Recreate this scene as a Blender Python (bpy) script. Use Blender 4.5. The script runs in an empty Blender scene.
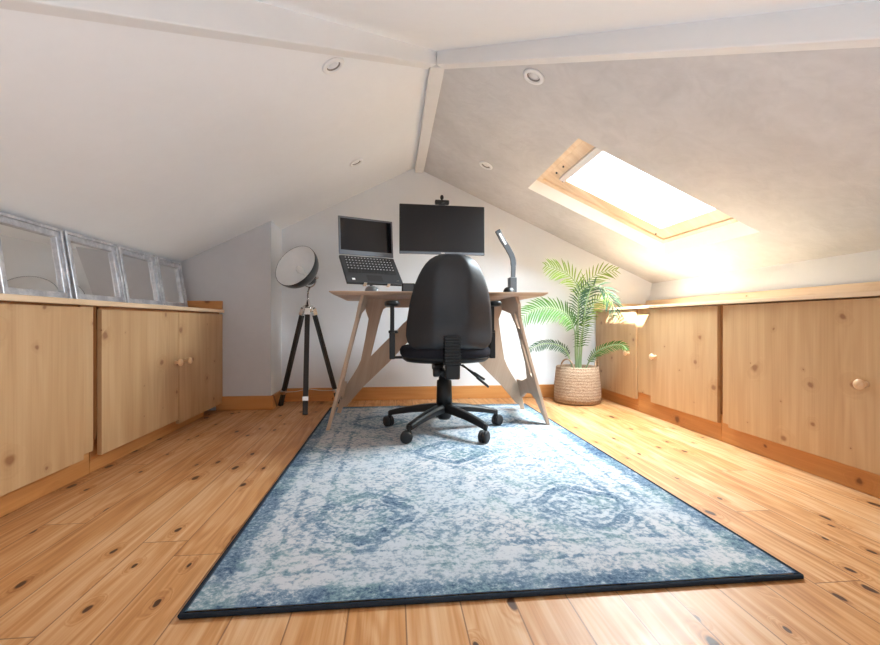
import bpy, bmesh, math, random
from mathutils import Vector, Matrix
from mathutils.geometry import tessellate_polygon
random.seed(7)
SC = bpy.context.scene
COL = SC.collection
PI = math.pi

# ------------------------------------------------------------------ materials
class NT:
    def __init__(s, name):
        m = bpy.data.materials.new(name); m.use_nodes = True
        s.m = m; s.t = m.node_tree; s.n = s.t.nodes; s.l = s.t.links
        s.b = s.n['Principled BSDF']
    def new(s, typ, ins=None, **kw):
        n = s.n.new(typ)
        for k, v in kw.items(): setattr(n, k, v)
        for k, v in (ins or {}).items(): s.set(n, k, v)
        return n
    def set(s, n, k, v):
        if isinstance(v, bpy.types.NodeSocket): s.l.new(v, n.inputs[k])
        else: n.inputs[k].default_value = v
    def math(s, op, a, b=0.0, c=0.0):
        n = s.n.new('ShaderNodeMath'); n.operation = op
        for i, v in enumerate((a, b, c)): s.set(n, i, v)
        return n.outputs[0]
    def mix(s, f, a, b, mode='MIX'):
        n = s.n.new('ShaderNodeMix'); n.data_type = 'RGBA'; n.blend_type = mode
        s.set(n, 0, f)
        s.set(n, 6, a if isinstance(a, bpy.types.NodeSocket) else (*a, 1))
        s.set(n, 7, b if isinstance(b, bpy.types.NodeSocket) else (*b, 1))
        return n.outputs[2]
    def ramp(s, f, stops, interp='LINEAR'):
        n = s.n.new('ShaderNodeValToRGB'); n.color_ramp.interpolation = interp
        e = n.color_ramp.elements
        while len(e) < len(stops): e.new(0.5)
        for el, (p, c) in zip(e, stops):
            el.position = p; el.color = (*c, 1) if len(c) == 3 else c
        s.l.new(f, n.inputs[0]); return n.outputs[0]
    def noise(s, vec, scale, detail=3, rough=0.5, dist=0.0):
        n = s.new('ShaderNodeTexNoise', {'Vector': vec, 'Scale': scale, 'Detail': detail, 'Roughness': rough, 'Distortion': dist})
        return n.outputs[0]
    def obj(s): return s.n.new('ShaderNodeTexCoord').outputs['Object']
    def sep(s, v):
        n = s.n.new('ShaderNodeSeparateXYZ'); s.l.new(v, n.inputs[0]); return n.outputs
    def comb(s, x=0.0, y=0.0, z=0.0):
        n = s.n.new('ShaderNodeCombineXYZ')
        for i, v in enumerate((x, y, z)): s.set(n, i, v)
        return n.outputs[0]
    def bump(s, h, strength=0.2, dist=0.01):
        n = s.new('ShaderNodeBump', {'Height': h, 'Strength': strength, 'Distance': dist})
        s.l.new(n.outputs[0], s.b.inputs['Normal'])
    def out(s, col=None, rough=None, metal=None, spec=None):
        for k, v in (('Base Color', col), ('Roughness', rough), ('Metallic', metal), ('Specular IOR Level', spec)):
            if v is None: continue
            if isinstance(v, tuple) and len(v) == 3: v = (*v, 1)
            s.set(s.b, k, v)
        return s.m

def plain(name, col, rough=0.5, metal=0.0, spec=0.5, var=0.06, scale=25, bump=0.0):
    n = NT(name); v = n.obj()
    f = n.noise(v, scale, 3)
    c = n.mix(f, tuple(x*(1-var) for x in col), tuple(min(1, x*(1+var)) for x in col))
    if bump: n.bump(n.noise(v, scale*6, 4), bump, 0.004)
    return n.out(c, rough, metal, spec)

def plaster(name, c1, c2, bump=0.25):
    n = NT(name); v = n.obj()
    big = n.noise(v, 2.2, 5, 0.6, 0.6)
    mid = n.noise(v, 11, 4, 0.6, 1.5)
    f = n.math('ADD', n.math('MULTIPLY', big, 0.65), n.math('MULTIPLY', mid, 0.35))
    f = n.ramp(f, [(0.35, (0, 0, 0)), (0.65, (1, 1, 1))])
    n.bump(n.noise(v, 14, 6, 0.65, 1.0), bump, 0.008)
    return n.out(n.mix(f, c1, c2), 0.85, spec=0.2)

def wood(name, light, mid, dark, knot=(0.19, 0.065, 0.02), along='Z', rough=0.42, knots=0.6, kscale=5.5, rnd=True, kasp=0.75):
    """pine: streaks along one axis, cathedral figure, sparse dark knots"""
    n = NT(name); v = n.obj(); x, y, z = n.sep(v)
    if along == 'Z': a, b = n.math('ADD', x, y), z
    elif along == 'Y': a, b = n.math('ADD', x, z), y
    else: a, b = n.math('ADD', y, z), x
    if rnd:
        r = n.new('ShaderNodeObjectInfo').outputs['Random']
        a = n.math('ADD', a, n.math('MULTIPLY', r, 7.0)); b = n.math('ADD', b, n.math('MULTIPLY', r, 3.0))
    # knots on a stretched voronoi
    kv = n.comb(n.math('MULTIPLY', a, kscale), n.math('MULTIPLY', b, kscale*0.55), 0.0)
    kn = n.comb(n.math('ADD', n.math('MULTIPLY', a, kscale), n.math('MULTIPLY', n.noise(v, 30, 2), 0.10)), n.math('MULTIPLY_ADD', n.noise(v, 22, 2), 0.16, n.math('MULTIPLY', b, kscale*kasp)), 0.0)
    vo = n.new('ShaderNodeTexVoronoi', {'Vector': kn, 'Scale': 1.0, 'Randomness': 1.0}, voronoi_dimensions='2D')
    d = vo.outputs['Distance']; cr = n.sep(vo.outputs['Color'])
    keep = n.math('LESS_THAN', cr[0], knots)
    size = n.math('MULTIPLY_ADD', n.math('POWER', cr[1], 1.5), 0.13, 0.025)
    k = n.math('MULTIPLY', n.math('SUBTRACT', 1.0, n.math('SMOOTH_MIN', n.math('DIVIDE', d, size), 1.0, 0.3)), keep)
    k = n.math('MAXIMUM', k, 0.0)
    halo = n.math('MULTIPLY', n.math('MAXIMUM', n.math('SUBTRACT', 1.0, n.math('DIVIDE', d, n.math('MULTIPLY', size, 3.2))), 0.0), keep)
    # grain
    g1 = n.noise(n.comb(n.math('MULTIPLY', a, 13.0), n.math('MULTIPLY', b, 0.9), 0.0), 1.0, 5, 0.5, 0.8)
    g2 = n.noise(n.comb(n.math('MULTIPLY', a, 150.0), n.math('MULTIPLY', b, 3.0), 0.0), 1.0, 2, 0.5)
    wv = n.noise(n.comb(n.math('MULTIPLY', a, 6.0), n.math('MULTIPLY', b, 0.6), n.math('MULTIPLY', halo, 1.2)), 1.0, 2, 0.5)
    rings = n.math('SINE', n.math('MULTIPLY', wv, 60.0))
    f = n.math('ADD', n.math('MULTIPLY', g1, 0.6), n.math('MULTIPLY', g2, 0.22))
    f = n.math('ADD', f, n.math('MULTIPLY', rings, 0.03))
    f = n.math('ADD', f, n.math('MULTIPLY', halo, -0.12))
    col = n.ramp(f, [(0.22, dark), (0.42, mid), (0.62, light)])
    col = n.mix(n.math('MINIMUM', n.math('MULTIPLY', k, 1.8), 0.92), col, knot)
    n.bump(f, 0.06, 0.002)
    return n.out(col, rough, spec=0.4)

def floor_mat():
    n = NT('pine_floorboards'); v = n.obj(); x, y, z = n.sep(v)
    u = n.math('DIVIDE', n.math('SUBTRACT', x, 0.026), 0.117)
    idx = n.math('FLOOR', u); fr = n.math('FRACT', u)
    wn = n.new('ShaderNodeTexWhiteNoise', {'W': idx}, noise_dimensions='1D')
    r = wn.outputs['Value']; rc = n.sep(wn.outputs['Color'])
    # cross joints
    yy = n.math('DIVIDE', n.math('ADD', y, n.math('MULTIPLY', r, 2.7)), 2.7)
    yi = n.math('FLOOR', yy); yf = n.math('FRACT', yy)
    wn2 = n.new('ShaderNodeTexWhiteNoise', {'Vector': n.comb(idx, yi, 0.0)}, noise_dimensions='2D')
    r2 = wn2.outputs['Value']
    off = n.math('MULTIPLY', r2, 37.0)
    xa = n.math('ADD', x, off)
    # knots
    kv = n.comb(n.math('MULTIPLY_ADD', n.noise(v, 25, 2), 0.12, n.math('MULTIPLY', xa, 9.5)), n.math('MULTIPLY', n.math('ADD', y, off), 4.3), 0.0)
    vo = n.new('ShaderNodeTexVoronoi', {'Vector': kv, 'Scale': 1.0, 'Randomness': 1.0}, voronoi_dimensions='2D')
    d = vo.outputs['Distance']; cr = n.sep(vo.outputs['Color'])
    keep = n.math('LESS_THAN', cr[0], 0.50)
    size = n.math('MULTIPLY_ADD', n.math('POWER', cr[1], 2.5), 0.085, 0.055)
    k = n.math('MAXIMUM', n.math('MULTIPLY', n.math('SUBTRACT', 1.0, n.math('DIVIDE', d, size)), keep), 0.0)
    halo = n.math('MULTIPLY', n.math('MAXIMUM', n.math('SUBTRACT', 1.0, n.math('DIVIDE', d, n.math('MULTIPLY', size, 3.5))), 0.0), keep)
    g1 = n.noise(n.comb(n.math('MULTIPLY', xa, 40.0), n.math('MULTIPLY', y, 1.1), 0.0), 1.0, 4, 0.6, 0.5)
    g2 = n.noise(n.comb(n.math('MULTIPLY', xa, 190.0), n.math('MULTIPLY', y, 4.0), 0.0), 1.0, 2)
    wv = n.noise(n.comb(n.math('MULTIPLY', xa, 9.0), n.math('MULTIPLY', y, 0.8), n.math('MULTIPLY', halo, 1.0)), 1.0, 2)
    rings = n.math('SINE', n.math('MULTIPLY', wv, 75.0))
    f = n.math('ADD', n.math('MULTIPLY', g1, 0.6), n.math('MULTIPLY', g2, 0.25))
    f = n.math('ADD', f, n.math('MULTIPLY', rings, 0.06))
    f = n.math('ADD', f, n.math('MULTIPLY', n.math('SUBTRACT', r2, 0.5), 0.16))
    f = n.math('ADD', f, n.math('MULTIPLY', halo, -0.16))
    col = n.ramp(f, [(0.18, (0.34, 0.13, 0.038)), (0.38, (0.52, 0.245, 0.088)), (0.56, (0.63, 0.37, 0.19)), (0.75, (0.70, 0.48, 0.30))])
    col = n.mix(n.math('MINIMUM', n.math('MULTIPLY', k, 3.2), 0.95), col, (0.05, 0.016, 0.007))
    # seams
    e = n.math('MINIMUM', fr, n.math('SUBTRACT', 1.0, fr))
    seam = n.math('LESS_THAN', e, 0.013)
    ye = n.math('MINIMUM', yf, n.math('SUBTRACT', 1.0, yf))
    seam2 = n.math('LESS_THAN', ye, 0.0006)
    s = n.math('MAXIMUM', seam, seam2)
    col = n.mix(n.math('MULTIPLY', s, 0.75), col, (0.16, 0.07, 0.03))
    ht = n.math('SUBTRACT', n.math('MULTIPLY', f, 0.15), s)
    n.bump(ht, 0.35, 0.002)
    ro = n.math('MULTIPLY_ADD', n.noise(v, 9, 4), 0.22, 0.30)
    return n.out(col, ro, spec=0.4)

def rug_mat(W, L):
    """distressed oriental rug: border, diamond medallions, worn noise"""
    n = NT('distressed_blue_rug'); v = n.obj(); x, y, z = n.sep(v)      # origin at rug centre
    wob = n.noise(v, 30, 3, 0.6)
    w = n.math('MULTIPLY', n.math('SUBTRACT', wob, 0.5), 0.05)
    ax = n.math('ADD', n.math('ABSOLUTE', x), w); ay = n.math('ADD', n.math('ABSOLUTE', y), w)
    ex = n.math('SUBTRACT', W/2, ax); ey = n.math('SUBTRACT', L/2, ay)
    e = n.math('MINIMUM', ex, ey)
    def band(val, c, hw, soft=0.006):
        dd = n.math('ABSOLUTE', n.math('SUBTRACT', val, c))
        return n.math('SUBTRACT', 1.0, n.math('MINIMUM', n.math('MAXIMUM', n.math('DIVIDE', n.math('SUBTRACT', dd, hw), soft), 0.0), 1.0))
    # medallions on a staggered lattice: period 0.62 x 0.9
    PX, PY = 0.70, 1.28
    def lattice(ox, oy):
        fx = n.math('SUBTRACT', n.math('FRACT', n.math('ADD', n.math('DIVIDE', n.math('ADD', x, ox), PX), 0.5)), 0.5)
        fy = n.math('SUBTRACT', n.math('FRACT', n.math('ADD', n.math('DIVIDE', n.math('ADD', y, oy), PY), 0.5)), 0.5)
        fx = n.math('MULTIPLY', fx, PX); fy = n.math('MULTIPLY', fy, PY)
        dia = n.math('ADD', n.math('ABSOLUTE', fx), n.math('MULTIPLY', n.math('ABSOLUTE', fy), 0.9))
        rad = n.math('SQRT', n.math('ADD', n.math('MULTIPLY', fx, fx), n.math('MULTIPLY', fy, fy)))
        ang = n.math('ARCTAN2', fy, fx)
        pet = n.math('MULTIPLY_ADD', n.math('COSINE', n.math('MULTIPLY', ang, 8.0)), 0.012, rad)
        dia = n.math('ADD', n.math('MULTIPLY', dia, 0.7), n.math('MULTIPLY', pet, 0.35))
        dia = n.math('ADD', dia, w)
        p = n.math('ADD', n.math('MULTIPLY', band(dia, 0.165, 0.022), 0.85), n.math('MULTIPLY', band(pet, 0.055, 0.008), 0.6))
        p = n.math('ADD', p, n.math('MULTIPLY', band(dia, 0.115, 0.006), 0.5))
        return n.math('ADD', p, n.math('MULTIPLY', band(dia, 0.22, 0.006), 0.45))
    # medallions seen at (0.0,-0.33),(0.72..) and staggered rows
    med = n.math('MAXIMUM', lattice(0.0, 0.03), lattice(PX/2, 0.03+PY/2))
    # small floral filler
    vo = n.new('ShaderNodeTexVoronoi', {'Vector': v, 'Scale': 26.0, 'Randomness': 0.75}, feature='SMOOTH_F1')
    fl = n.math('SINE', n.math('MULTIPLY', vo.outputs['Distance'], 22.0))
    flor = n.math('MULTIPLY', n.math('MAXIMUM', fl, 0.0), 0.35)
    field = n.math('ADD', n.math('MULTIPLY', med, 0.75), flor)
    border = n.math('ADD', n.math('MULTIPLY', band(e, 0.022, 0.022, 0.03), 0.8), n.math('ADD', n.math('MULTIPLY', band(e, 0.13, 0.004), 0.35), n.math('MULTIPLY', band(e, 0.215, 0.006), 0.4)))
    inside = n.math('GREATER_THAN', e, 0.215)
    pat = n.math('ADD', n.math('MULTIPLY', field, n.math('MULTIPLY_ADD', inside, 0.45, 0.55)), border)
    wear = n.noise(v, 4.5, 6, 0.7, 0.4)
    wf = n.ramp(wear, [(0.36, (0.15, 0.15, 0.15)), (0.62, (1, 1, 1))])
    fine = n.noise(v, 55, 5, 0.75)
    grit = n.ramp(n.noise(v, 95, 4, 0.8), [(0.40, (0, 0, 0)), (0.62, (1, 1, 1))])
    p2 = n.math('MULTIPLY', pat, n.math('MULTIPLY_ADD', wf, 0.75, 0.25))
    p2 = n.math('MULTIPLY', p2, n.math('MULTIPLY_ADD', grit, 0.75, 0.35))
    p2 = n.math('ADD', p2, n.math('ADD', n.math('MULTIPLY', n.math('SUBTRACT', fine, 0.41), 1.7), n.math('MULTIPLY', n.math('SUBTRACT', n.noise(v, 13, 5, 0.7), 0.5), 0.9)))
    hue = n.noise(v, 2.4, 3, 0.5)
    lightc = n.mix(n.ramp(hue, [(0.42, (0, 0, 0)), (0.6, (1, 1, 1))]), (0.48, 0.515, 0.55), (0.53, 0.525, 0.535))
    midc = n.mix(n.ramp(n.noise(v, 6, 3, 0.6), [(0.48, (0, 0, 0)), (0.6, (1, 1, 1))]), (0.17, 0.24, 0.31), (0.19, 0.28, 0.31))
    darkc = (0.045, 0.085, 0.15)
    t1 = n.ramp(p2, [(0.10, (0, 0, 0)), (0.42, (1, 1, 1))])
    t2 = n.ramp(p2, [(0.45, (0, 0, 0)), (1.0, (1, 1, 1))])
    col = n.mix(t1, lightc, midc); col = n.mix(t2, col, darkc)
    edge = n.math('LESS_THAN', n.math('MINIMUM', n.math('SUBTRACT', W/2, n.math('ABSOLUTE', x)), n.math('SUBTRACT', L/2, n.math('ABSOLUTE', y))), 0.009)
    col = n.mix(n.math('MULTIPLY', edge, 0.85), col, (0.035, 0.05, 0.075))
    n.bump(n.noise(v, 420, 3, 0.7), 0.5, 0.004)
    return n.out(col, 0.95, spec=0.1)

M = {}
M['floor'] = floor_mat()
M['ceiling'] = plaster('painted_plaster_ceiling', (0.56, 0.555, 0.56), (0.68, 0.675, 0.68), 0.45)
M['ceiling_white'] = plaster('smooth_white_ceiling', (0.84, 0.86, 0.885), (0.87, 0.89, 0.915), 0.08)
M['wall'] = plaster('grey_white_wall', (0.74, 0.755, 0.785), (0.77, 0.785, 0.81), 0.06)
M['wall_shaded'] = plaster('shaded_wall', (0.57, 0.575, 0.60), (0.61, 0.615, 0.64), 0.1)  # darker copy of the wall colour, shade of the chimney front painted in
M['beam'] = plain('painted_beam', (0.78, 0.78, 0.78), 0.7, var=0.04, scale=8, bump=0.3)
M['reveal'] = plain('reveal_white', (0.86, 0.86, 0.84), 0.6, var=0.02)
M['door'] = wood('pine_door_veneer', (0.60, 0.395, 0.215), (0.53, 0.33, 0.165), (0.44, 0.255, 0.115), knot=(0.27, 0.12, 0.05), along='Z', knots=0.45, kscale=6.6, kasp=1.15)
M['door_orange'] = wood('pine_side_veneer', (0.60, 0.30, 0.12), (0.52, 0.24, 0.085), (0.42, 0.18, 0.06), along='Z', knots=0.5)
M['shelf'] = wood('pine_shelf', (0.80, 0.63, 0.45), (0.74, 0.54, 0.35), (0.64, 0.43, 0.25), along='Y', knots=0.3)
M['plinth'] = wood('orange_pine_plinth', (0.66, 0.34, 0.12), (0.56, 0.25, 0.075), (0.45, 0.18, 0.05), along='Y', knots=0.5, kscale=6)
M['skirt'] = wood('orange_pine_skirting', (0.66, 0.34, 0.12), (0.58, 0.26, 0.08), (0.47, 0.19, 0.05), along='X', knots=0.6, kscale=6)
M['dark_gap'] = plain('dark_brown_edge', (0.20, 0.09, 0.04), 0.7)
M['knob'] = wood('turned_pine_knob', (0.80, 0.58, 0.38), (0.72, 0.48, 0.28), (0.62, 0.38, 0.2), along='X', knots=0.0, rough=0.3)
M['ply'] = wood('birch_plywood_face', (0.56, 0.42, 0.32), (0.50, 0.36, 0.26), (0.43, 0.30, 0.21), along='Z', knots=0.0, rough=0.5)
M['plytop'] = wood('birch_plywood_top', (0.62, 0.46, 0.34), (0.55, 0.39, 0.28), (0.47, 0.32, 0.22), along='X', knots=0.0, rough=0.5)
M['winpine'] = wood('clear_pine_window', (0.84, 0.70, 0.55), (0.74, 0.57, 0.40), (0.62, 0.44, 0.28), along='X', knots=0.0, rough=0.35)
M['black'] = plain('black_plastic', (0.008, 0.0085, 0.009), 0.45, spec=0.35, var=0.1)
M['shell'] = plain('chair_shell_charcoal', (0.013, 0.015, 0.019), 0.45, var=0.15, scale=60, bump=0.15)
M['fabric'] = plain('black_fabric', (0.02, 0.019, 0.024), 0.95, spec=0.15, var=0.2, scale=160, bump=0.4)
M['rubber'] = plain('castor_rubber', (0.012, 0.012, 0.013), 0.6)
M['darkwood'] = wood('ebonised_wood', (0.032, 0.024, 0.02), (0.022, 0.016, 0.013), (0.014, 0.01, 0.008), along='Z', knots=0.0, rough=0.35)
M['chrome'] = plain('brushed_chrome', (0.75, 0.73, 0.70), 0.2, 1.0, var=0.03)
M['dish_in'] = plain('silver_inner_dish', (0.82, 0.83, 0.84), 0.5, 0.05, var=0.05)
M['dish_out'] = plain('gunmetal_dish', (0.07, 0.075, 0.08), 0.3, 0.7)
M['bulb'] = plain('frosted_bulb', (0.9, 0.9, 0.88), 0.2)
M['screen'] = plain('unlit_screen', (0.008, 0.008, 0.010), 0.12, spec=0.6, var=0.0)
M['matscreen'] = plain('unlit_matte_screen', (0.010, 0.009, 0.010), 0.4, spec=0.3, var=0.0)
M['graphite'] = plain('graphite_plastic', (0.055, 0.06, 0.068), 0.42)
M['bezel'] = plain('slate_bezel', (0.11, 0.125, 0.15), 0.4)
M['key'] = plain('black_keys', (0.012, 0.012, 0.014), 0.5)
M['white'] = plain('white_sticker', (0.85, 0.85, 0.85), 0.5)
M['led'] = plain('diffuser_strip', (0.75, 0.76, 0.78), 0.4)
M['rug_edge'] = plain('rug_binding', (0.03, 0.04, 0.055), 0.95, spec=0.1, var=0.3, scale=200, bump=0.5)
M['soil'] = plain('dark_soil', (0.05, 0.032, 0.022), 0.95, scale=80, bump=0.6, var=0.4)

def frame_mat():
    n = NT('brushed_silver_frame'); v = n.obj()
    f = n.noise(v, 14, 5, 0.65, 0.2)
    c = n.ramp(f, [(0.30, (0.36, 0.37, 0.41)), (0.5, (0.54, 0.55, 0.59)), (0.68, (0.78, 0.78, 0.81))])
    return n.out(c, 0.38, 0.55)
M['frame'] = frame_mat()
def mirror_mat():
    n = NT('mirror_glass'); v = n.obj()
    c = n.mix(n.noise(v, 3, 2), (0.90, 0.90, 0.88), (0.93, 0.93, 0.91))
    return n.out(c, 0.015, 1.0)
M['mirror'] = mirror_mat()
def glass_mat():
    n = NT('window_glass')
    tr = n.new('ShaderNodeBsdfTransparent', {'Color': (0.96, 0.98, 0.98, 1)})
    gl = n.new('ShaderNodeBsdfGlossy', {'Roughness': 0.02})
    mx = n.new('ShaderNodeMixShader', {0: 0.06, 1: tr.outputs[0], 2: gl.outputs[0]})
    n.l.new(mx.outputs[0], n.n['Material Output'].inputs[0])
    return n.m
M['glass'] = glass_mat()
def basket_mat():
    n = NT('woven_seagrass'); v = n.obj(); x, y, z = n.sep(v)
    ang = n.math('ARCTAN2', y, x)
    wob = n.noise(v, 18, 3)
    rows = n.math('SINE', n.math('MULTIPLY', n.math('MULTIPLY_ADD', wob, 0.02, z), 2*PI/0.021))
    fib = n.noise(n.comb(n.math('MULTIPLY', ang, 16.0), n.math('MULTIPLY', z, 160.0), n.math('MULTIPLY', ang, 3.0)), 1.0, 4, 0.7)
    f = n.math('ADD', n.math('MULTIPLY', rows, 0.07), n.math('MULTIPLY', fib, 0.95))
    c = n.ramp(f, [(0.15, (0.10, 0.055, 0.03)), (0.45, (0.36, 0.24, 0.155)), (0.75, (0.60, 0.46, 0.34))])
    n.bump(f, 0.8, 0.012)
    return n.out(c, 0.85, spec=0.2)
M['basket'] = basket_mat()
def leaf_mat(name, c1, c2):
    n = NT(name); v = n.obj()
    c = n.mix(n.noise(v, 9, 3), c1, c2)
    n.set(n.b, 'Subsurface Weight', 0.0)
    tl = n.new('ShaderNodeBsdfTranslucent', {'Color': c})
    n.out(c, 0.6, spec=0.2)
    mx = n.new('ShaderNodeMixShader', {0: 0.25, 1: n.b.outputs[0], 2: tl.outputs[0]})
    n.l.new(mx.outputs[0], n.n['Material Output'].inputs[0])
    return n.m
M['leaf'] = leaf_mat('palm_leaf_green', (0.03, 0.11, 0.018), (0.10, 0.22, 0.04))
M['leaf_light'] = leaf_mat('palm_leaf_light', (0.12, 0.22, 0.03), (0.28, 0.38, 0.07))
M['leaf_dark'] = leaf_mat('palm_leaf_bluegreen', (0.02, 0.06, 0.03), (0.06, 0.13, 0.07))
M['stem'] = plain('palm_stem', (0.30, 0.42, 0.22), 0.5, var=0.2)

# ------------------------------------------------------------------ mesh helpers
class MB:
    """collects shapes and links them as ONE mesh object"""
    def __init__(s): s.v = []; s.f = []; s.sm = []
    def add(s, vs, fs, smooth=False):
        o = len(s.v); s.v += [tuple(p) for p in vs]
        for f in fs: s.f.append([i+o for i in f]); s.sm.append(smooth)
        return s
    def box(s, a, b):
        x0, y0, z0 = [min(p, q) for p, q in zip(a, b)]; x1, y1, z1 = [max(p, q) for p, q in zip(a, b)]
        vs = [(x0,y0,z0),(x1,y0,z0),(x1,y1,z0),(x0,y1,z0),(x0,y0,z1),(x1,y0,z1),(x1,y1,z1),(x0,y1,z1)]
        return s.hexa(vs)
    def hexa(s, vs):
        return s.add(vs, [(0,3,2,1),(4,5,6,7),(0,1,5,4),(1,2,6,5),(2,3,7,6),(3,0,4,7)])
    def obox(s, c, ax, ay, az, hx, hy, hz):
        c, ax, ay, az = Vector(c), Vector(ax).normalized(), Vector(ay).normalized(), Vector(az).normalized()
        vs = []
        for k in (-1, 1):
            for i, j in ((-1,-1),(1,-1),(1,1),(-1,1)): vs.append(c+ax*hx*i+ay*hy*j+az*hz*k)
        return s.hexa(vs)
    def bar(s, p, q, w, h, up=(0,0,1)):
        p, q = Vector(p), Vector(q); d = (q-p).normalized(); u = Vector(up); side = d.cross(u).normalized(); u2 = side.cross(d)
        return s.obox((p+q)/2, d, side, u2, (q-p).length/2, w/2, h/2)
    def tube(s, pts, r, n=10, caps=True):
        pts = [Vector(p) for p in pts]; rs = r if isinstance(r, (list, tuple)) else [r]*len(pts)
        vs = []; prev = None
        for i, p in enumerate(pts):
            d = (pts[min(i+1, len(pts)-1)]-pts[max(i-1, 0)]).normalized()
            if prev is None:
                a = Vector((0,0,1)) if abs(d.z) < .9 else Vector((1,0,0)); side = d.cross(a).normalized()
            else: side = (prev - d*prev.dot(d)).normalized()
            prev = side; up = d.cross(side)
            for k in range(n):
                t = 2*PI*k/n; vs.append(p+(side*math.cos(t)+up*math.sin(t))*rs[i])
        fs = []
        for i in range(len(pts)-1):
            for k in range(n):
                a, b = i*n+k, i*n+(k+1) % n; fs.append((a, b, b+n, a+n))
        if caps: fs += [tuple(reversed(range(n))), tuple(range((len(pts)-1)*n, len(pts)*n))]
        return s.add(vs, fs, True)
    def lathe(s, prof, n=32, M4=None, close=False):
        """prof [(r,z)...] about Z"""
        vs = []; M4 = M4 or Matrix()
        for r, z in prof:
            for k in range(n):
                t = 2*PI*k/n; vs.append(M4 @ Vector((max(r, 1e-5)*math.cos(t), max(r, 1e-5)*math.sin(t), z)))
        fs = []
        m = len(prof)
        for i in range(m if close else m-1):
            for k in range(n):
                a, b = i*n+k, i*n+(k+1) % n; c, d = ((i+1) % m)*n+(k+1) % n, ((i+1) % m)*n+k
                fs.append((a, b, c, d))
        return s.add(vs, fs, True)
    def poly(s, outer, holes, fn, t):
        """extrude 2D polygon with holes; fn(u,v,w)->3D, thickness w in 0..t"""
        loops = [outer]+list(holes)
        tris = tessellate_polygon([[Vector((u, v, 0)) for u, v in lp] for lp in loops])
        flat = [p for lp in loops for p in lp]; N = len(flat)
        vs = [fn(u, v, 0) for u, v in flat]+[fn(u, v, t) for u, v in flat]
        fs = [tuple(tr) for tr in tris]+[tuple(i+N for i in reversed(tr)) for tr in tris]
        o = 0
        for lp in loops:
            n = len(lp)
            for i in range(n):
                a, b = o+i, o+(i+1) % n; fs.append((a, b, b+N, a+N))
            o += n
        return s.add(vs, fs)
    def ellipsoid(s, c, rx, ry, rz, n=20, m=12, M3=None):
        vs = []; c = Vector(c); M3 = M3 or Matrix.Identity(3)
        for i in range(m+1):
            ph = -PI/2+PI*i/m
            for k in range(n):
                t = 2*PI*k/n; vs.append(c+M3 @ Vector((rx*math.cos(ph)*math.cos(t)+0, ry*math.cos(ph)*math.sin(t), rz*math.sin(ph))))
        fs = [(i*n+k, i*n+(k+1) % n, (i+1)*n+(k+1) % n, (i+1)*n+k) for i in range(m) for k in range(n)]
        return s.add(vs, fs, True)
    def build(s, name, mat, parent=None, bevel=0, recalc=True, origin=None, weld=True):
        me = bpy.data.meshes.new(name)
        base = Vector(parent.location) if parent is not None and parent.parent is None else Vector((0,0,0))
        if parent is not None and parent.parent is not None:
            base = Vector(parent.parent.location)+Vector(parent.location)
        if origin is not None: org = Vector(origin)
        elif parent is not None: org = base
        else: org = Vector((0,0,0))
        me.from_pydata([tuple(Vector(p)-org) for p in s.v], [], s.f)
        for p, q in zip(me.polygons, s.sm): p.use_smooth = q
        if recalc:
            bm = bmesh.new(); bm.from_mesh(me)
            if weld: bmesh.ops.remove_doubles(bm, verts=bm.verts, dist=1e-5)
            bmesh.ops.recalc_face_normals(bm, faces=bm.faces); bm.to_mesh(me); bm.free()
        me.materials.append(mat)
        o = bpy.data.objects.new(name, me); COL.objects.link(o)
        if parent is not None:
            o.parent = parent; o.location = org-base
        else: o.location = org
        if bevel:
            md = o.modifiers.new('bevel', 'BEVEL'); md.width = bevel; md.segments = 2; md.limit_method = 'ANGLE'; md.angle_limit = math.radians(40)
        return o

def tag(o, label=None, cat=None, group=None, kind=None):
    for k, v in (('label', label), ('category', cat), ('group', group), ('kind', kind)):
        if v: o[k] = v
    return o
def thing(name, loc, label, cat, group=None):
    o = bpy.data.objects.new(name, None); COL.objects.link(o); o.location = loc; o.empty_display_size = 0.05
    return tag(o, label, cat, group)
def copy_tree(o, parent=None):
    c = o.copy(); COL.objects.link(c)
    if parent is not None: c.parent = parent
    for ch in list(o.children): copy_tree(ch, c)
    return c
def bez(p0, p1, p2, p3, n=12):
    p0, p1, p2, p3 = map(Vector, (p0, p1, p2, p3)); out = []
    for i in range(n+1):
        t = i/n; out.append(p0*(1-t)**3+p1*3*t*(1-t)**2+p2*3*t*t*(1-t)+p3*t**3)
    return out
def spline(pts, n=8):
    """Catmull-Rom through points"""
    P = [Vector(p) for p in pts]; P = [P[0]*2-P[1]]+P+[P[-1]*2-P[-2]]; out = []
    for i in range(1, len(P)-2):
        a, b, c, d = P[i-1:i+3]
        for k in range(n):
            t = k/n
            out.append(0.5*((2*b)+(c-a)*t+(2*a-5*b+4*c-d)*t*t+(3*b-a-3*c+d)*t**3))
    out.append(P[-2]); return out
def struct(mb, name, mat, bevel=0, parent=None, **kw):
    o = mb.build(name, mat, parent, bevel, **kw)
    if parent is None: o['kind'] = 'structure'
    return o

# ------------------------------------------------------------------ room shell
XL, XR, YF, YB = -1.60, 2.12, -0.55, 3.50
RX = 0.20
zl = lambda x: 1.80+0.50*(x-0.17)
zr = lambda x: 1.775-0.455*(x-0.235)
zh = lambda y: 1.825-0.41*(2.03-y)
struct(MB().box((XL-.15, YF, -0.05), (XR+.2, YB, 0)), 'floor', M['floor'])
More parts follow.
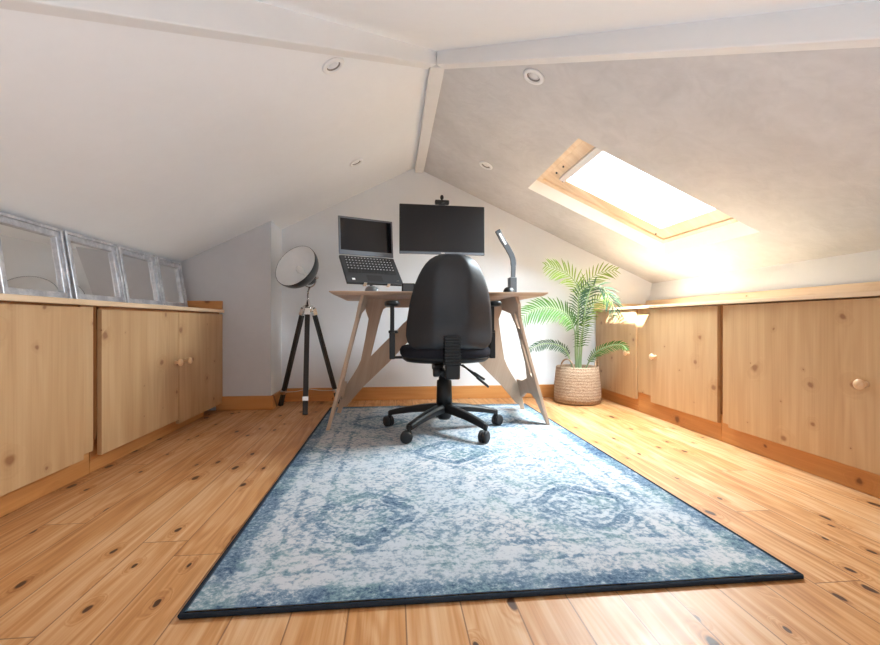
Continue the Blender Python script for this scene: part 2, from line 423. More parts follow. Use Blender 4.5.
# skylight frame of reference on the right slope
al = math.atan(0.455)
SN = Vector((math.sin(al), 0, math.cos(al))); SS = Vector((math.cos(al), 0, -math.sin(al))); SP = Vector((0.235, 0, 1.775))
def sk(s_, t_, d_=0): return SP+SS*s_+Vector((0, t_, 0))+SN*d_
HS0, HS1, HT0, HT1 = 0.712, 1.75, 2.075, 2.885
def quad(mb, pts): return mb.add(pts, [tuple(range(len(pts)))])
# right slope with the skylight hole (thin sheet)
cr = MB()
hx0, hx1 = sk(HS0, 0).x, sk(HS1, 0).x
R = lambda x, y: (x, y, zr(x))
XE = XR
quad(cr, [R(0.2, 2.05), R(hx0, 2.25-hx0), R(hx0, YB), R(0.2, YB)])
quad(cr, [R(hx0, 2.25-hx0), R(hx1, 2.25-hx1), R(hx1, HT0), R(hx0, HT0)])
quad(cr, [R(hx0, HT1), R(hx1, HT1), R(hx1, YB), R(hx0, YB)])
quad(cr, [R(hx1, 2.25-hx1), R(XE, 2.25-XE), R(XE, YB), R(hx1, YB)])
struct(cr, 'ceiling', M['ceiling'], recalc=False)
clf = MB()
Lp = lambda x, y: (x, y, zl(x))
quad(clf, [Lp(0.2, 2.03), Lp(0.2, YB), Lp(XL, YB), Lp(XL, 2.03-0.2+XL)])
struct(clf, 'ceiling', M['ceiling_white'], recalc=False)
ch = MB()
H_ = lambda x, y: (x, y, zh(y))
quad(ch, [H_(0.2, 2.06), H_(XL, 2.06-0.2+XL), H_(XL, YF), H_(XR, YF), H_(XR, 2.26-XR)])
struct(ch, 'ceiling', M['ceiling_white'], recalc=False)
# walls
wb = MB(); quad(wb, [(-0.835, YB, 0), (XR-.16, YB, 0), (XR, YB, zr(XR)), (0.2, YB, 1.83), (-0.835, YB, zl(-0.835)+.02)])
struct(wb, 'wall_back', M['wall'], recalc=False)
wl = MB()
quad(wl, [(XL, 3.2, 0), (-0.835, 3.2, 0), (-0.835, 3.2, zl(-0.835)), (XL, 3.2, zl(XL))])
struct(wl, 'wall_left_back', M['wall_shaded'], recalc=False)
wr = MB(); quad(wr, [(-0.835, 3.2, 0), (-0.835, YB, 0), (-0.835, YB, zl(-0.835)), (-0.835, 3.2, zl(-0.835))])
struct(wr, 'wall_chimney_side', M['wall'], recalc=False)
w2 = MB(); quad(w2, [(XL, YF, 0), (XL, 3.2, 0), (XL, 3.2, zl(XL)), (XL, 0, zl(XL)), (XL, YF, zl(XL))])
struct(w2, 'wall_left', M['wall'], recalc=False)
w3 = MB(); quad(w3, [(1.95, YF, 0), (1.95, YB, 0), (XR, YB, zr(XR)), (XR, YF, zr(XR))])
struct(w3, 'wall_right', M['wall'], recalc=False)
w4 = MB(); quad(w4, [(XL, YF, 0), (XR, YF, 0), (XR, YF, 0.95), (XL, YF, 0.95)])
struct(w4, 'wall_front', M['wall'], recalc=False)
# beams
struct(MB().box((0.17, 2.045, 1.76), (0.235, YB, 1.90)), 'trim_1', M['beam'], 0.003)
def hip(side):
    mb = MB()
    if side == 'R':
        near = lambda x: (x, 2.215-x); far = lambda x: (x+.035, 2.25-x); zz = lambda x: zr(x)-0.012; x0, x1 = 0.195, XR
    else:
        near = lambda x: (x, 1.825+x); far = lambda x: (x-.04, 1.865+x); zz = lambda x: zl(x)-0.03; x0, x1 = 0.195, XL
    a, b, c, d = near(x0), far(x0), near(x1), far(x1)
    za, zb = min(zz(x0), 1.76), zz(x1)
    mb.hexa([(*a, za), (*b, za), (*d, zb), (*c, zb), (*a, za+.2), (*b, za+.2), (*d, zb+.25), (*c, zb+.25)])
    return mb
struct(hip('R'), 'trim_2', M['beam'], 0.004)
struct(hip('L'), 'trim_3', M['beam'], 0.004)
# skirtings
struct(MB().box((-0.835, 3.48, 0), (1.64, YB, 0.10)), 'baseboard_back', M['skirt'], 0.004)
struct(MB().box((-1.19, 3.18, 0), (-0.82, 3.2, 0.095)), 'baseboard_left_back', M['skirt'], 0.004)
struct(MB().box((-0.835, 3.2, 0), (-0.82, 3.48, 0.095)), 'baseboard_chimney_side', M['skirt'], 0.003)

# skylight
win = bpy.data.objects.new('window_1', None); COL.objects.link(win); win.location = sk(1.2, 2.47, 0.05); win['kind'] = 'structure'
def ring(s0, s1, t0, t1, w, d0, d1, ws=None):
    ws = ws or (w, w, w, w)      # widths: top(s0), bottom(s1), near(t0), far(t1)
    mb = MB()
    return mb.poly([(s0, t0), (s1, t0), (s1, t1), (s0, t1)],
                   [[(s0+ws[0], t0+ws[2]), (s1-ws[1], t0+ws[2]), (s1-ws[1], t1-ws[3]), (s0+ws[0], t1-ws[3])]],
                   lambda u, v, w_: sk(u, v, d0+w_), d1-d0)
rv = MB()
I0, I1, J0, J1, DD = HS0+.002, 1.70, HT0, 2.86, 0.065
for a, b in (((HS0, HT0), (HS1, HT0)), ((HS1, HT0), (HS1, HT1)), ((HS1, HT1), (HS0, HT1)), ((HS0, HT1), (HS0, HT0))):
    m_ = lambda p: (I0 if p[0] == HS0 else I1, J0 if p[1] == HT0 else J1)
    ia, ib = m_(a), m_(b)
    quad(rv, [sk(*a), sk(*b), sk(*ib, DD), sk(*ia, DD)])
rv.build('reveal', M['reveal'], win, recalc=False)
ring(HS0, 1.72, 2.06, 2.875, 0.05, DD, DD+.06, (0.055, 0.05, 0.05, 0.055)).build('window_frame', M['winpine'], win, 0.003)
ring(0.765, 1.675, 2.105, 2.82, 0.05, DD+.012, DD+.055, (0.075, 0.105, 0.045, 0.115)).build('sash', M['winpine'], win, 0.003)
MB().poly([(0.838, 2.152), (0.878, 2.152), (0.878, 2.702), (0.838, 2.702)], [], lambda u, v, w: sk(u, v, DD-.005+w), 0.03).build('ventilation_bar', plain('vent_grey', (0.72, 0.72, 0.74), 0.4), win, 0.003)
hd = MB()
for t_ in (2.55, 2.66): hd.ellipsoid(sk(0.80, t_, DD+.008), 0.006, 0.006, 0.006, 10, 6)
hd.ellipsoid(sk(0.87, 2.72, DD+.008), 0.007, 0.007, 0.007, 10, 6); hd.ellipsoid(sk(1.60, 2.80, DD+.01), 0.007, 0.007, 0.007, 10, 6)
hd.build('latch_screw', M['graphite'], win)
MB().poly([(0.83, 2.14), (1.635, 2.14), (1.635, 2.765), (0.83, 2.765)], [], lambda u, v, w: sk(u, v, DD+.035+w), 0.006).build('pane', M['glass'], win)
# unseen outer collar, added so no light leaks round the frame
MB().poly([(HS0-.2, 1.9), (1.95, 1.9), (1.95, 3.05), (HS0-.2, 3.05)], [[(HS0+.05, 2.11), (1.67, 2.11), (1.67, 2.82), (HS0+.05, 2.82)]], lambda u, v, w: sk(u, v, DD+.06+w), 0.01).build('light_seal', M['graphite'], win)

# ------------------------------------------------------------------ cabinets
def knob_mb(p, sx):
    """turned mushroom knob, axis along X; sx = direction it sticks out"""
    Mx = Matrix.Translation(p) @ Matrix.Rotation(sx*PI/2, 4, 'Y')
    return MB().lathe([(0, 0), (0.010, 0), (0.010, 0.006), (0.0075, 0.012), (0.008, 0.017), (0.0165, 0.022), (0.019, 0.028), (0.0165, 0.034), (0.009, 0.038), (0, 0.039)], 20, Mx)
G_L = 'eaves cabinets along the left wall'; G_R = 'eaves cabinets along the right wall'
def cabinet(side, y0, y1, label, doors, strips, plinth_to=None):
    """doors: [(ya,yb,z0,z1,knob_y)] strips: [(ya,yb,z0)]"""
    sgn = 1 if side == 'L' else -1                       # direction of the room seen from the cabinet
    face = -1.15 if side == 'L' else 1.625
    back = XL+.06 if side == 'L' else 1.90
    topz = 0.662 if side == 'L' else 0.684
    t = thing('cabinet', ((face+back)/2, (y0+y1)/2, 0), label, 'cabinet')
    carc = MB()
    f1 = face-sgn*0.022
    carc.box((f1, y0, 0.135), (back, y0+.018, topz)); carc.box((f1, y1-.018, 0.135), (back, y1, topz))
    carc.box((f1, y0, 0.135), (back, y1, 0.150)); carc.box((back, y0, 0.135), (back-(-sgn)*-0.0-sgn*0.0+sgn*0.012, y1, topz))
    carc.box((f1, y0, topz-.05), (f1-sgn*.018, y1, topz))
    carc.build('carcass', M['door_orange'], t, 0.001)
    for ya, yb, z0 in strips:
        MB().box((f1+sgn*.010, ya, z0), (f1-sgn*.004, yb, topz)).build('stile', M['door'], t, 0.001)
    for ya, yb, z0, z1, ky in doors:
        d = MB().box((face, ya, z0), (face-sgn*0.018, yb, z1)).build('door', M['door'], t, 0.0015)
        if ky is not None: knob_mb(Vector((face, ky, 0.385)), sgn).build('knob', M['knob'], d)
    px = face-sgn*0.045 if side == 'L' else face-sgn*0.018
    MB().box((px, y0, 0), (px-sgn*0.018, plinth_to or y1, 0.135)).build('plinth', M['plinth'], t, 0.002)
    return t
cabinet('L', 0.50, 1.885, 'pine eaves cabinet at the left edge, one plain door under the largest mirror',
        [(0.62, 1.813, 0.085, 0.655, 0.70)], [(1.813, 1.885, 0.098)], 1.916)
cabinet('L', 1.917, 3.192, 'pine eaves cabinet in the far left corner, two doors with round knobs',
        [(1.917, 2.562, 0.072, 0.650, 2.52), (2.566, 3.192, 0.050, 0.652, 2.63)], [], 3.0)
cabinet('R', 0.55, 2.09, 'wide pine eaves cabinet at the right edge with a large round knob',
        [(0.60, 1.30, 0.085, 0.68, 0.68), (1.304, 2.035, 0.085, 0.682, 1.392)], [(2.037, 2.088, 0.098)], 2.104)
cabinet('R', 2.105, 2.87, 'pine eaves cabinet on the right, single square door, middle of the three',
        [(2.110, 2.70, 0.092, 0.684, 2.645)], [(2.702, 2.868, 0.13)])
cabinet('R', 2.874, 3.478, 'narrow pine eaves cabinet in the far right corner behind the potted palm',
        [(2.878, 3.474, 0.082, 0.684, 2.965)], [])
# dark gap posts are the carcass sides in shadow; long shelf boards over the cabinets
t = thing('shelf_board', (-1.34, 1.85, 0.662), 'long pine shelf board over the left cabinets with the mirrors standing on it', 'shelf')
MB().box((-1.14, 0.5, 0.6635), (XL+.01, 3.195, 0.684)).build('board', M['shelf'], t, 0.002)
MB().box((-1.15, 3.17, 0.684), (XL+.16, 3.195, 0.742)).build('end_upstand', M['skirt'], t, 0.002)
t = thing('shelf_board', (1.8, 2.0, 0.688), 'long pine shelf board over the right cabinets, below the skylight', 'shelf')
MB().box((1.612, 0.55, 0.688), (1.615+.45, 3.49, 0.705)).build('board', M['shelf'], t, 0.002)
MB().hexa([(2.045, .55, .705), (2.065, .55, .705), (2.065, 3.49, .705), (2.045, 3.49, .705), (2.06, .55, .774), (2.08, .55, .774), (2.08, 3.49, .774), (2.06, 3.49, .774)]).build('back_upstand', M['shelf'], t, 0.002)
MB().box((1.615, 3.47, 0.705), (2.04, 3.49, 0.748)).build('end_upstand', M['shelf'], t, 0.002)

# ------------------------------------------------------------------ mirrors
def mirror(y0, y1, h, label, w=0.038, rz=0.0):
    W = y1-y0; phi = -0.16 if not rz else -0.138
    t = thing('mirror', (-1.385, (y0+y1)/2, 0.6845), label, 'mirror', 'silver framed mirrors on the left shelf')
    t.rotation_euler = (0, phi, rz)
    def F(mb): return mb
    fn = lambda u, v, k: Vector((k, u, v))
    def bld(mb, name, mat, par, bev=0):
        o = mb.build(name, mat, None, bev); o.parent = par; o.location = (0, 0, 0); return o
    hw = W/2
    fr = MB().poly([(-hw, 0), (hw, 0), (hw, h), (-hw, h)], [[(-hw+w, w), (hw-w, w), (hw-w, h-w), (-hw+w, h-w)]], fn, 0.022)
    o = bld(fr, 'frame', M['frame'], t, 0.004)
    lip = MB().poly([(-hw, 0), (hw, 0), (hw, h), (-hw, h)], [[(-hw+.014, .014), (hw-.014, .014), (hw-.014, h-.014), (-hw+.014, h-.014)]], lambda u, v, k: Vector((k+.018, u, v)), 0.012)
    bld(lip, 'raised_rim', M['frame'], o, 0.003)
    gl = MB().poly([(-hw+w-.002, w-.002), (hw-w+.002, w-.002), (hw-w+.002, h-w+.002), (-hw+w-.002, h-w+.002)], [], lambda u, v, k: Vector((k+.006, u, v)), 0.004)
    bld(gl, 'glass', M['mirror'], t)
    return t
mirror(1.715, 2.085, 0.310, 'largest silver framed mirror at the left edge of the photo, cut by it', rz=math.radians(2.7))
mirror(2.095, 2.465, 0.310, 'second silver framed mirror from the left, standing above the gap between cabinets')
mirror(2.475, 2.84, 0.310, 'third silver framed mirror from the left on the shelf board')
mirror(2.85, 3.16, 0.310, 'smallest silver framed mirror, nearest the shaded corner wall')

# ------------------------------------------------------------------ downlights
def downlight(x, y, side, label):
    z = zl(x) if side == 'L' else zr(x)
    nrm = Vector((0.5, 0, -1)).normalized() if side == 'L' else Vector((-0.455, 0, -1)).normalized()
    t = thing('downlight', (x, y, z), label, 'ceiling light', 'recessed ceiling spotlights')
    q = nrm.to_track_quat('Z', 'Y').to_matrix().to_4x4(); Mx = Matrix.Translation((x, y, z)) @ q
    MB().lathe([(0.028, 0.001), (0.046, 0.001), (0.046, 0.006), (0.040, 0.010), (0.030, 0.009), (0.028, 0.001)], 28, Mx, True).build('bezel', M['white'], t)
    MB().lathe([(0.029, 0.004), (0.025, 0.002), (0.020, -0.014), (0.0, -0.016)], 24, Mx).build('baffle', plain('baffle_grey', (0.22, 0.21, 0.2), 0.35, 0.6), t, recalc=False)
    MB().lathe([(0.0, 0.0045), (0.010, 0.0035), (0.017, 0.0), (0.018, -0.010)], 20, Mx).build('lamp', M['led'], t)
    return t
downlight(-0.232, 1.783, 'L', 'round recessed spotlight on the left slope nearest the hip beam')
downlight(-0.230, 2.852, 'L', 'small round recessed spotlight on the left slope near the end wall')
downlight(0.580, 1.812, 'R', 'round recessed spotlight on the right slope just under the hip beam')
downlight(0.596, 2.851, 'R', 'round recessed spotlight on the right slope beside the skylight')

# ------------------------------------------------------------------ rug
RW, RL = 1.376, 2.21; RCX, RCY = 0.261, 0.957+RL/2
rg = thing('rug', (RCX, RCY, 0), 'large distressed blue and cream patterned rug under the desk and chair', 'rug')
mb = MB(); NX, NY = 24, 36
vs = []; fs = []
for j in range(NY+1):
    for i in range(NX+1):
        u, v = i/NX-.5, j/NY-.5
        vs.append((RCX+u*(RW-.012), RCY+v*(RL-.012), 0.0115+0.0006*math.sin(i*1.3+j*.7)))
for j in range(NY):
    for i in range(NX): a = j*(NX+1)+i; fs.append((a, a+1, a+NX+2, a+NX+1))
mb.add(vs, fs, True)
mb.build('pile', rug_mat(RW, RL), rg, recalc=False)
mb = MB(); c = [(-RW/2, -RL/2), (RW/2, -RL/2), (RW/2, RL/2), (-RW/2, RL/2)]
for i in range(4):
    a, b = c[i], c[(i+1) % 4]
    mb.tube([(RCX+a[0], RCY+a[1], .0065), (RCX+b[0], RCY+b[1], .0065)], 0.0056, 8)
mb.build('edge_binding', M['rug_edge'], rg)

# ------------------------------------------------------------------ desk
RUG = 0.0125
DX = 0.258
dk = thing('desk', (DX, 2.72, RUG), 'plywood desk with slotted splayed trestle legs and a thin top', 'desk')
top = MB()
x0, x1, y0, y1, z0, z1 = -0.326, 0.832, 2.35, 3.10, 0.742, 0.760
i_ = 0.020
top.hexa([(x0+i_, y0+i_, z0), (x1-i_, y0+i_, z0), (x1-i_, y1-i_, z0), (x0+i_, y1-i_, z0), (x0, y0, z1-.006), (x1, y0, z1-.006), (x1, y1, z1-.006), (x0, y1, z1-.006)])
top.box((x0, y0, z1-.006), (x1, y1, z1))
top.build('desktop', M['plytop'], dk, 0.001)
# rear transverse trestle (leans back), drawn in x,z; mirrored about DX+.003
CXR = 0.261
half = [(-0.361, RUG), (-0.318, 0.178), (-0.285, 0.215), (-0.254, 0.262), (-0.225, 0.31), (-0.202, 0.359), (-0.172, 0.50), (-0.150, 0.620), (-0.165, 0.662), (-0.175, 0.742)]
inner = [(-0.335, RUG), (-0.322, 0.050), (-0.299, 0.057), (-0.192, 0.182), (-0.019, 0.351), (0.10, 0.480), (0.20, 0.575), (CXR, 0.600)]
def mir(p): return (2*CXR-p[0], p[1])
outer = half+[mir(p) for p in reversed(half)]+[mir(p) for p in inner[:-1]]+list(reversed(inner))
hole = [(-0.139, 0.384), (0.087, 0.613), (0.165, 0.660), (0.10, 0.690), (-0.040, 0.690), (-0.060, 0.680), (-0.075, 0.640)]
holes = [hole, [mir(p) for p in reversed(hole)]]
kR = .17/.745
MB().poly(outer, holes, lambda u, v, w: Vector((u, 2.97-kR*v-.009+w, v)), 0.018).build('rear_trestle', M['ply'], dk, 0.0015)
# side panels, drawn in y,z; splayed outwards towards the floor
def side(sgn):
    xt, xf = (-0.172, -0.362) if sgn < 0 else (0.690, 0.893)
    X = lambda z: xt+(xf-xt)*max(0, (0.742-z))/(0.742-RUG)
    o = [(2.49, RUG), (2.515, RUG), (2.60, 0.14), (2.66, 0.165), (2.80, 0.150), (2.93, 0.10), (2.948, 0.15), (2.925, 0.22), (2.80, 0.225), (2.66, 0.26), (2.605, 0.36), (2.585, 0.58), (2.63, 0.65), (2.84, 0.68), (2.83, 0.742), (2.44, 0.742), (2.425, 0.70), (2.46, 0.655), (2.485, 0.62), (2.50, 0.40)]
    h1 = [(2.530, 0.28), (2.562, 0.30), (2.566, 0.47), (2.555, 0.50), (2.537, 0.50), (2.525, 0.45)]
    h2 = [(2.515, 0.56), (2.555, 0.57), (2.56, 0.62), (2.55, 0.655), (2.515, 0.64)]
    fn = lambda u, v, w: Vector((X(v)+(w if sgn < 0 else -w), u, v))
    return MB().poly(o, [h1, h2], fn, 0.018)
side(-1).build('side_panel', M['ply'], dk, 0.0015)
side(1).build('side_panel', M['ply'], dk, 0.0015)

# ------------------------------------------------------------------ office chair
CX, CY = 0.277, 2.43
oc = thing('office_chair', (CX, CY, RUG), 'black office chair seen from behind with armrests and five star base', 'chair')
hub = MB().lathe([(0, 0.062), (0.030, 0.062), (0.038, 0.075), (0.042, 0.13), (0.034, 0.145), (0, 0.145)], 24, Matrix.Translation((CX, CY, RUG)))
hub.build('base_hub', M['black'], oc)
col = MB().lathe([(0, .13), (0.044, .13), (0.042, 0.20), (0.040, 0.27), (0.030, 0.276), (0.030, 0.335), (0, .335)], 24, Matrix.Translation((CX, CY, RUG)))
col.build('gas_lift', M['black'], oc)
for k in range(5):
    a = math.radians(87+72*k); d = Vector((math.cos(a), math.sin(a), 0)); s_ = Vector((-d.y, d.x, 0))
    c0 = Vector((CX, CY, RUG))
    # arm: tapering, arched section
    mb = MB(); vs = []; N = 10
    for i in range(N+1):
        q = i/N; r = 0.025+0.292*q
        zc = 0.125-0.030*q*q-0.016*q; w = 0.029-0.011*q; h = 0.022-0.008*q
        for (su, sv) in ((-1, -1), (1, -1), (1, .3), (.55, 1), (-.55, 1), (-1, .3)):
            vs.append(c0+d*r+s_*w*su+Vector((0, 0, zc+h*sv)))
    n6 = 6; fs = [(i*n6+j, i*n6+(j+1) % n6, (i+1)*n6+(j+1) % n6, (i+1)*n6+j) for i in range(N) for j in range(n6)]
    fs += [tuple(reversed(range(n6))), tuple(range(N*n6, N*n6+n6))]
    mb.add(vs, fs, True)
    e = c0+d*0.315
    mb.tube([e+Vector((0, 0, 0.088)), e+Vector((0, 0, 0.052))], 0.011, 10)
    arm = mb.build('base_arm', M['black'], oc, 0.002)
    # castor: twin wheel with hood
    ca = a+(0.5, -.6, -1.0, -1.2, .4)[k]; cd = Vector((math.cos(ca), math.sin(ca), 0)); cs = Vector((-cd.y, cd.x, 0))
    ctr = e+cd*0.014+Vector((0, 0, 0.030))
    wh = MB()
    for sg in (-1, 1):
        Mx = Matrix.Translation(ctr+cs*sg*0.0135) @ cs.to_track_quat('Z', 'Y').to_matrix().to_4x4()
        wh.lathe([(0, -.010), (0.022, -.010), (0.029, -.006), (0.030, 0), (0.029, .006), (0.022, .010), (0, .010)], 22, Mx)
    hood = MB()
    Mx = Matrix.Translation(ctr) @ cs.to_track_quat('Z', 'Y').to_matrix().to_4x4()
    hood.lathe([(0.010, -.0035), (0.0305, -.0035), (0.0305, .0035), (0.010, .0035)], 22, Mx, True)
    hood.tube([e+Vector((0, 0, 0.056)), e+Vector((0, 0, 0.040)), ctr], 0.011, 10)
    cas = hood.build('castor', M['black'], oc); wh.build('wheel', M['rubber'], cas)
# mechanism under the seat + corrugated back bar
mech = MB().box((CX-.06, CY-.08, 0.335), (CX+.06, CY+.10, 0.375)); mech.box((CX-.035, CY-.20, 0.325), (CX+.035, CY-.06, 0.36))
mech.build('tilt_mechanism', M['black'], oc, 0.006)
mb = MB()
SB = CY-0.215
mb.box((CX-.022, SB-.040, 0.318), (CX+.050, SB+.03, 0.395)); mb.build('back_bracket', M['black'], oc, 0.008)
mb = MB()
for i in range(9):
    z = 0.392+i*0.0155; mb.box((CX-.030, SB-.058+0.0006*i, z), (CX+.052, SB+.02, z+.011))
mb.box((CX-.024, SB-.050, .39), (CX+.046, SB+.02, .53))
mb.build('corrugated_sleeve', M['black'], oc, 0.0025)
kb = MB().tube([(CX-.005, SB+.01, .352), (CX-.062, SB+.01, .352)], 0.007, 10)
Mx = Matrix.Translation((CX-.062, SB+.01, .352)) @ Matrix.Rotation(-PI/2, 4, 'Y')
kb.lathe([(0, -.016), (.022, -.016), (.025, -.008), (.025, .010), (.021, .017), (0, .017)], 8, Mx)
kb.build('tension_knob', M['black'], oc)
MB().tube([(CX-.018, SB+.03, .40), (CX-.020, SB+.02, .37), (CX-.016, SB+.02, .335)], 0.009, 8).build('cable_guide', M['chrome'], oc)
for (e1, e2) in (((CX+.07, SB+.03, .385), (CX+.198, SB-.01, .275)), ((CX+.07, SB+.10, .38), (CX+.19, SB+.05, .305))):
    p, q = Vector(e1), Vector(e2); m_ = p.lerp(q, .55)
    MB().tube([p, m_, m_+(q-p)*.02, q], [.0045, .0045, .0075, .006], 8).build('lever', M['black'], oc)
# seat cushion: rounded superellipse slab
def pad(cx, cy, prof, n=48, pw=2.8, fn=None):
    vs = []; m = len(prof)
    for sx_, sy_, z in prof:
        for k in range(n):
            t_ = 2*PI*k/n; c_, s2 = math.cos(t_), math.sin(t_)
            x = math.copysign(abs(c_)**(2/pw), c_)*sx_; y = math.copysign(abs(s2)**(2/pw), s2)*sy_
            zz = z+(fn(x, y, z) if fn else 0)
            vs.append((cx+x, cy+y, zz))
    fs = [(i*n+k, i*n+(k+1) % n, (i+1)*n+(k+1) % n, (i+1)*n+k) for i in range(m-1) for k in range(n)]
    fs += [tuple(reversed(range(n))), tuple(range((m-1)*n, m*n))]
    return MB().add(vs, fs, True)
wf = lambda x, y, z: -0.5*max(0, y-.13)**2*8
pad(CX+.003, CY+.02, [(.17, .16, .385), (.215, .205, .392), (.232, .225, .405), (.234, .228, .418)], fn=wf).build('seat_pan', M['black'], oc)
pad(CX+.003, CY+.02, [(.234, .228, .418), (.242, .236, .43), (.243, .238, .452), (.232, .228, .468), (.19, .185, .478), (.10, .10, .476)], fn=wf).build('seat', M['fabric'], oc)
# backrest
prof = [(.462, .155), (.468, .185), (.480, .201), (.500, .215), (.531, .222), (.565, .221), (.60, .218), (.645, .212), (.69, .205), (.727, .197), (.765, .187), (.796, .176), (.83, .162), (.86, .146), (.885, .129), (.905, .109), (.920, .083), (.930, .045)]
BX = CX+.010
def bcurve(z):   # y of the back surface: lumbar bulge towards the desk at the bottom, leaning back at the top
    return CY-0.215+0.030*math.exp(-((z-.56)/.10)**2)-0.07*(z-.5)**2*2-0.05*(z-.5)
def shell(front):
    vs = []; fs = []; NU = 28
    for (z, w) in prof:
        for i in range(NU+1):
            u = -1+2*i/NU; x = w*u
            y = bcurve(z)+0.030*(x/.2)**2*1.0
            if not front:
                # flat raised centre with creases, falling to the rim
                ax = abs(x); c_ = 0.085*min(1, w/.16)
                edge = max(0, (abs(u)-.0))
                dep = 0.040 if ax < c_ else 0.040*(1-((ax-c_)/max(1e-4, (w-c_)))**1.1)
                zf = min(1, (0.93-z)/.06, (z-.462)/.035+.1); dep *= max(0.05, zf)**.6
                y -= dep
            else:
                q = math.sqrt(max(0, 1-abs(u)**4)); zf = math.sqrt(max(0, min(1, (0.932-z)/.05)))*math.sqrt(max(0, min(1, (z-.455)/.04)))
                y += 0.006+0.035*q*zf
            vs.append((BX+x, y, z))
    for j in range(len(prof)-1):
        for i in range(NU):
            a = j*(NU+1)+i; fs.append((a, a+1, a+NU+2, a+NU+1))
    return vs, fs
mb = MB()
v1, f1 = shell(False); 
# close shell with a flat inner sheet
NU = 28; v2 = []
for (z, w) in prof:
    for i in range(NU+1):
        x = w*(-1+2*i/NU); v2.append((BX+x, bcurve(z)+0.030*(x/.2)**2+.006, z))
def closed(va, fa, vb):
    mb = MB(); n = len(va); rows = len(prof); c = NU+1
    fs = list(fa)+[tuple(i+n for i in reversed(f)) for f in fa]
    for j in range(rows-1):
        fs.append((j*c, (j+1)*c, (j+1)*c+n, j*c+n)); fs.append((j*c+NU, (j+1)*c+NU, (j+1)*c+NU+n, j*c+NU+n))
    for i in range(NU):
        fs.append((i, i+1, i+1+n, i+n)); b = (rows-1)*c; fs.append((b+i, b+i+1, b+i+1+n, b+i+n))
    mb.add(va+vb, fs, True); return mb
closed(v1, f1, v2).build('backrest_shell', M['shell'], oc)
v3, f3 = shell(True)
v2b = [(x, y+.0005, z) for x, y, z in v2]
closed(v2b, f1, v3).build('backrest_cushion', M['fabric'], oc)
# arms
for sg in (-1, 1):
    ax_ = 0.264+sg*0.268
    mb = MB(); mb.box((ax_-.011, CY-.055, .415), (ax_+.011, CY+.015, .69)); mb.box((ax_-.015, CY-.062, .405), (ax_+.015, CY+.022, .545))
    mb.box((ax_-.02, CY-.04, .540), (ax_+.03 if sg < 0 else ax_+.02, CY-.02, .556))
    mb.box((ax_, CY+.0, .402), (CX+sg*.12, CY+.05, .414))
    post = mb.build('arm_post', M['black'], oc, 0.004)
    pad(ax_, CY-.02, [(.034, .115, .684), (.040, .125, .690), (.041, .127, .702), (.034, .118, .710)], pw=3.2).build('arm_pad', M['black'], post)

# ------------------------------------------------------------------ things on the desk
DT = 0.760
# laptop on a stand
P = {'bl': Vector((-0.332, 2.80, 1.010)), }
ang = math.radians(24)
lat = Vector((math.cos(ang), math.sin(ang), 0))            # laptop's right
fwd = Vector((0.062, -0.140, -0.178)).normalized()         # hinge -> front edge
fwd = (fwd-lat*fwd.dot(lat)).normalized(); nb = lat.cross(-fwd).normalized()
if nb.z < 0: nb = -nb
LW, LD = 0.360, 0.236
hinge = Vector((-0.325, 2.78, 1.010))
lp = thing('laptop', hinge+lat*LW/2, 'open black laptop raised on a stand at the left of the desk', 'laptop')
c0 = hinge+lat*LW/2
MB().obox(c0+fwd*LD/2-nb*.009, lat, -fwd, nb, LW/2, LD/2, .009).build('keyboard_deck', plain('deck_black', (.024,.026,.030), .45), lp, 0.004)
mb = MB()
for r in range(6):
    ncol = 15 if r < 5 else 9
    for q in range(ncol):
        kw = (LW-.05)/15
        if r == 5:
            widths = [1, 1, 1, 1, 5, 1, 1, 2, 2]; off = sum(widths[:q])+widths[q]/2; hw = widths[q]*kw/2-.0014
        else: off = q+.5; hw = kw/2-.0014
        mb.obox(c0+lat*(-LW/2+.025+off*kw)+fwd*(.024+r*.0235)+nb*.0008, lat, -fwd, nb, hw, .0100, .0012)
kbd = mb.build('keys', M['key'], lp)
lg = MB()
for r in range(5):
    for q in range(15):
        kw = (LW-.05)/15
        lg.obox(c0+lat*(-LW/2+.025+(q+.4)*kw)+fwd*(.021+r*.0235)+nb*.0022, lat, -fwd, nb, .0026, .0030, .0002)
lg.build('key_legend', M['led'], kbd)
MB().obox(c0+fwd*(.193)+nb*.0004, lat, -fwd, nb, .050, .024, .0006).build('touchpad', M['key'], lp)
MB().obox(c0+fwd*.207-lat*.135+nb*.0004, lat, -fwd, nb, .009, .007, .0005).build('sticker', M['white'], lp)
MB().obox(c0+fwd*.210+lat*.145+nb*.0004, (lat*.9+fwd*-.4), -fwd, nb, .010, .003, .0005).build('badge', M['chrome'], lp)
upv = Vector((.020, 0.03, 0.228)).normalized(); upv = (upv-lat*upv.dot(lat)).normalized(); sn = lat.cross(upv)   # towards viewer?
if sn.y > 0: sn = -sn
SH = 0.240
lid = MB().obox(c0+upv*(SH/2+.004)-sn*.005, lat, upv, sn, LW/2, SH/2, .004).build('lid', M['bezel'], lp, 0.003)
MB().obox(c0+upv*(SH/2+.012)-sn*.0008, lat, upv, sn, LW/2-.012, SH/2-.021, .0006).build('screen', M['screen'], lp)
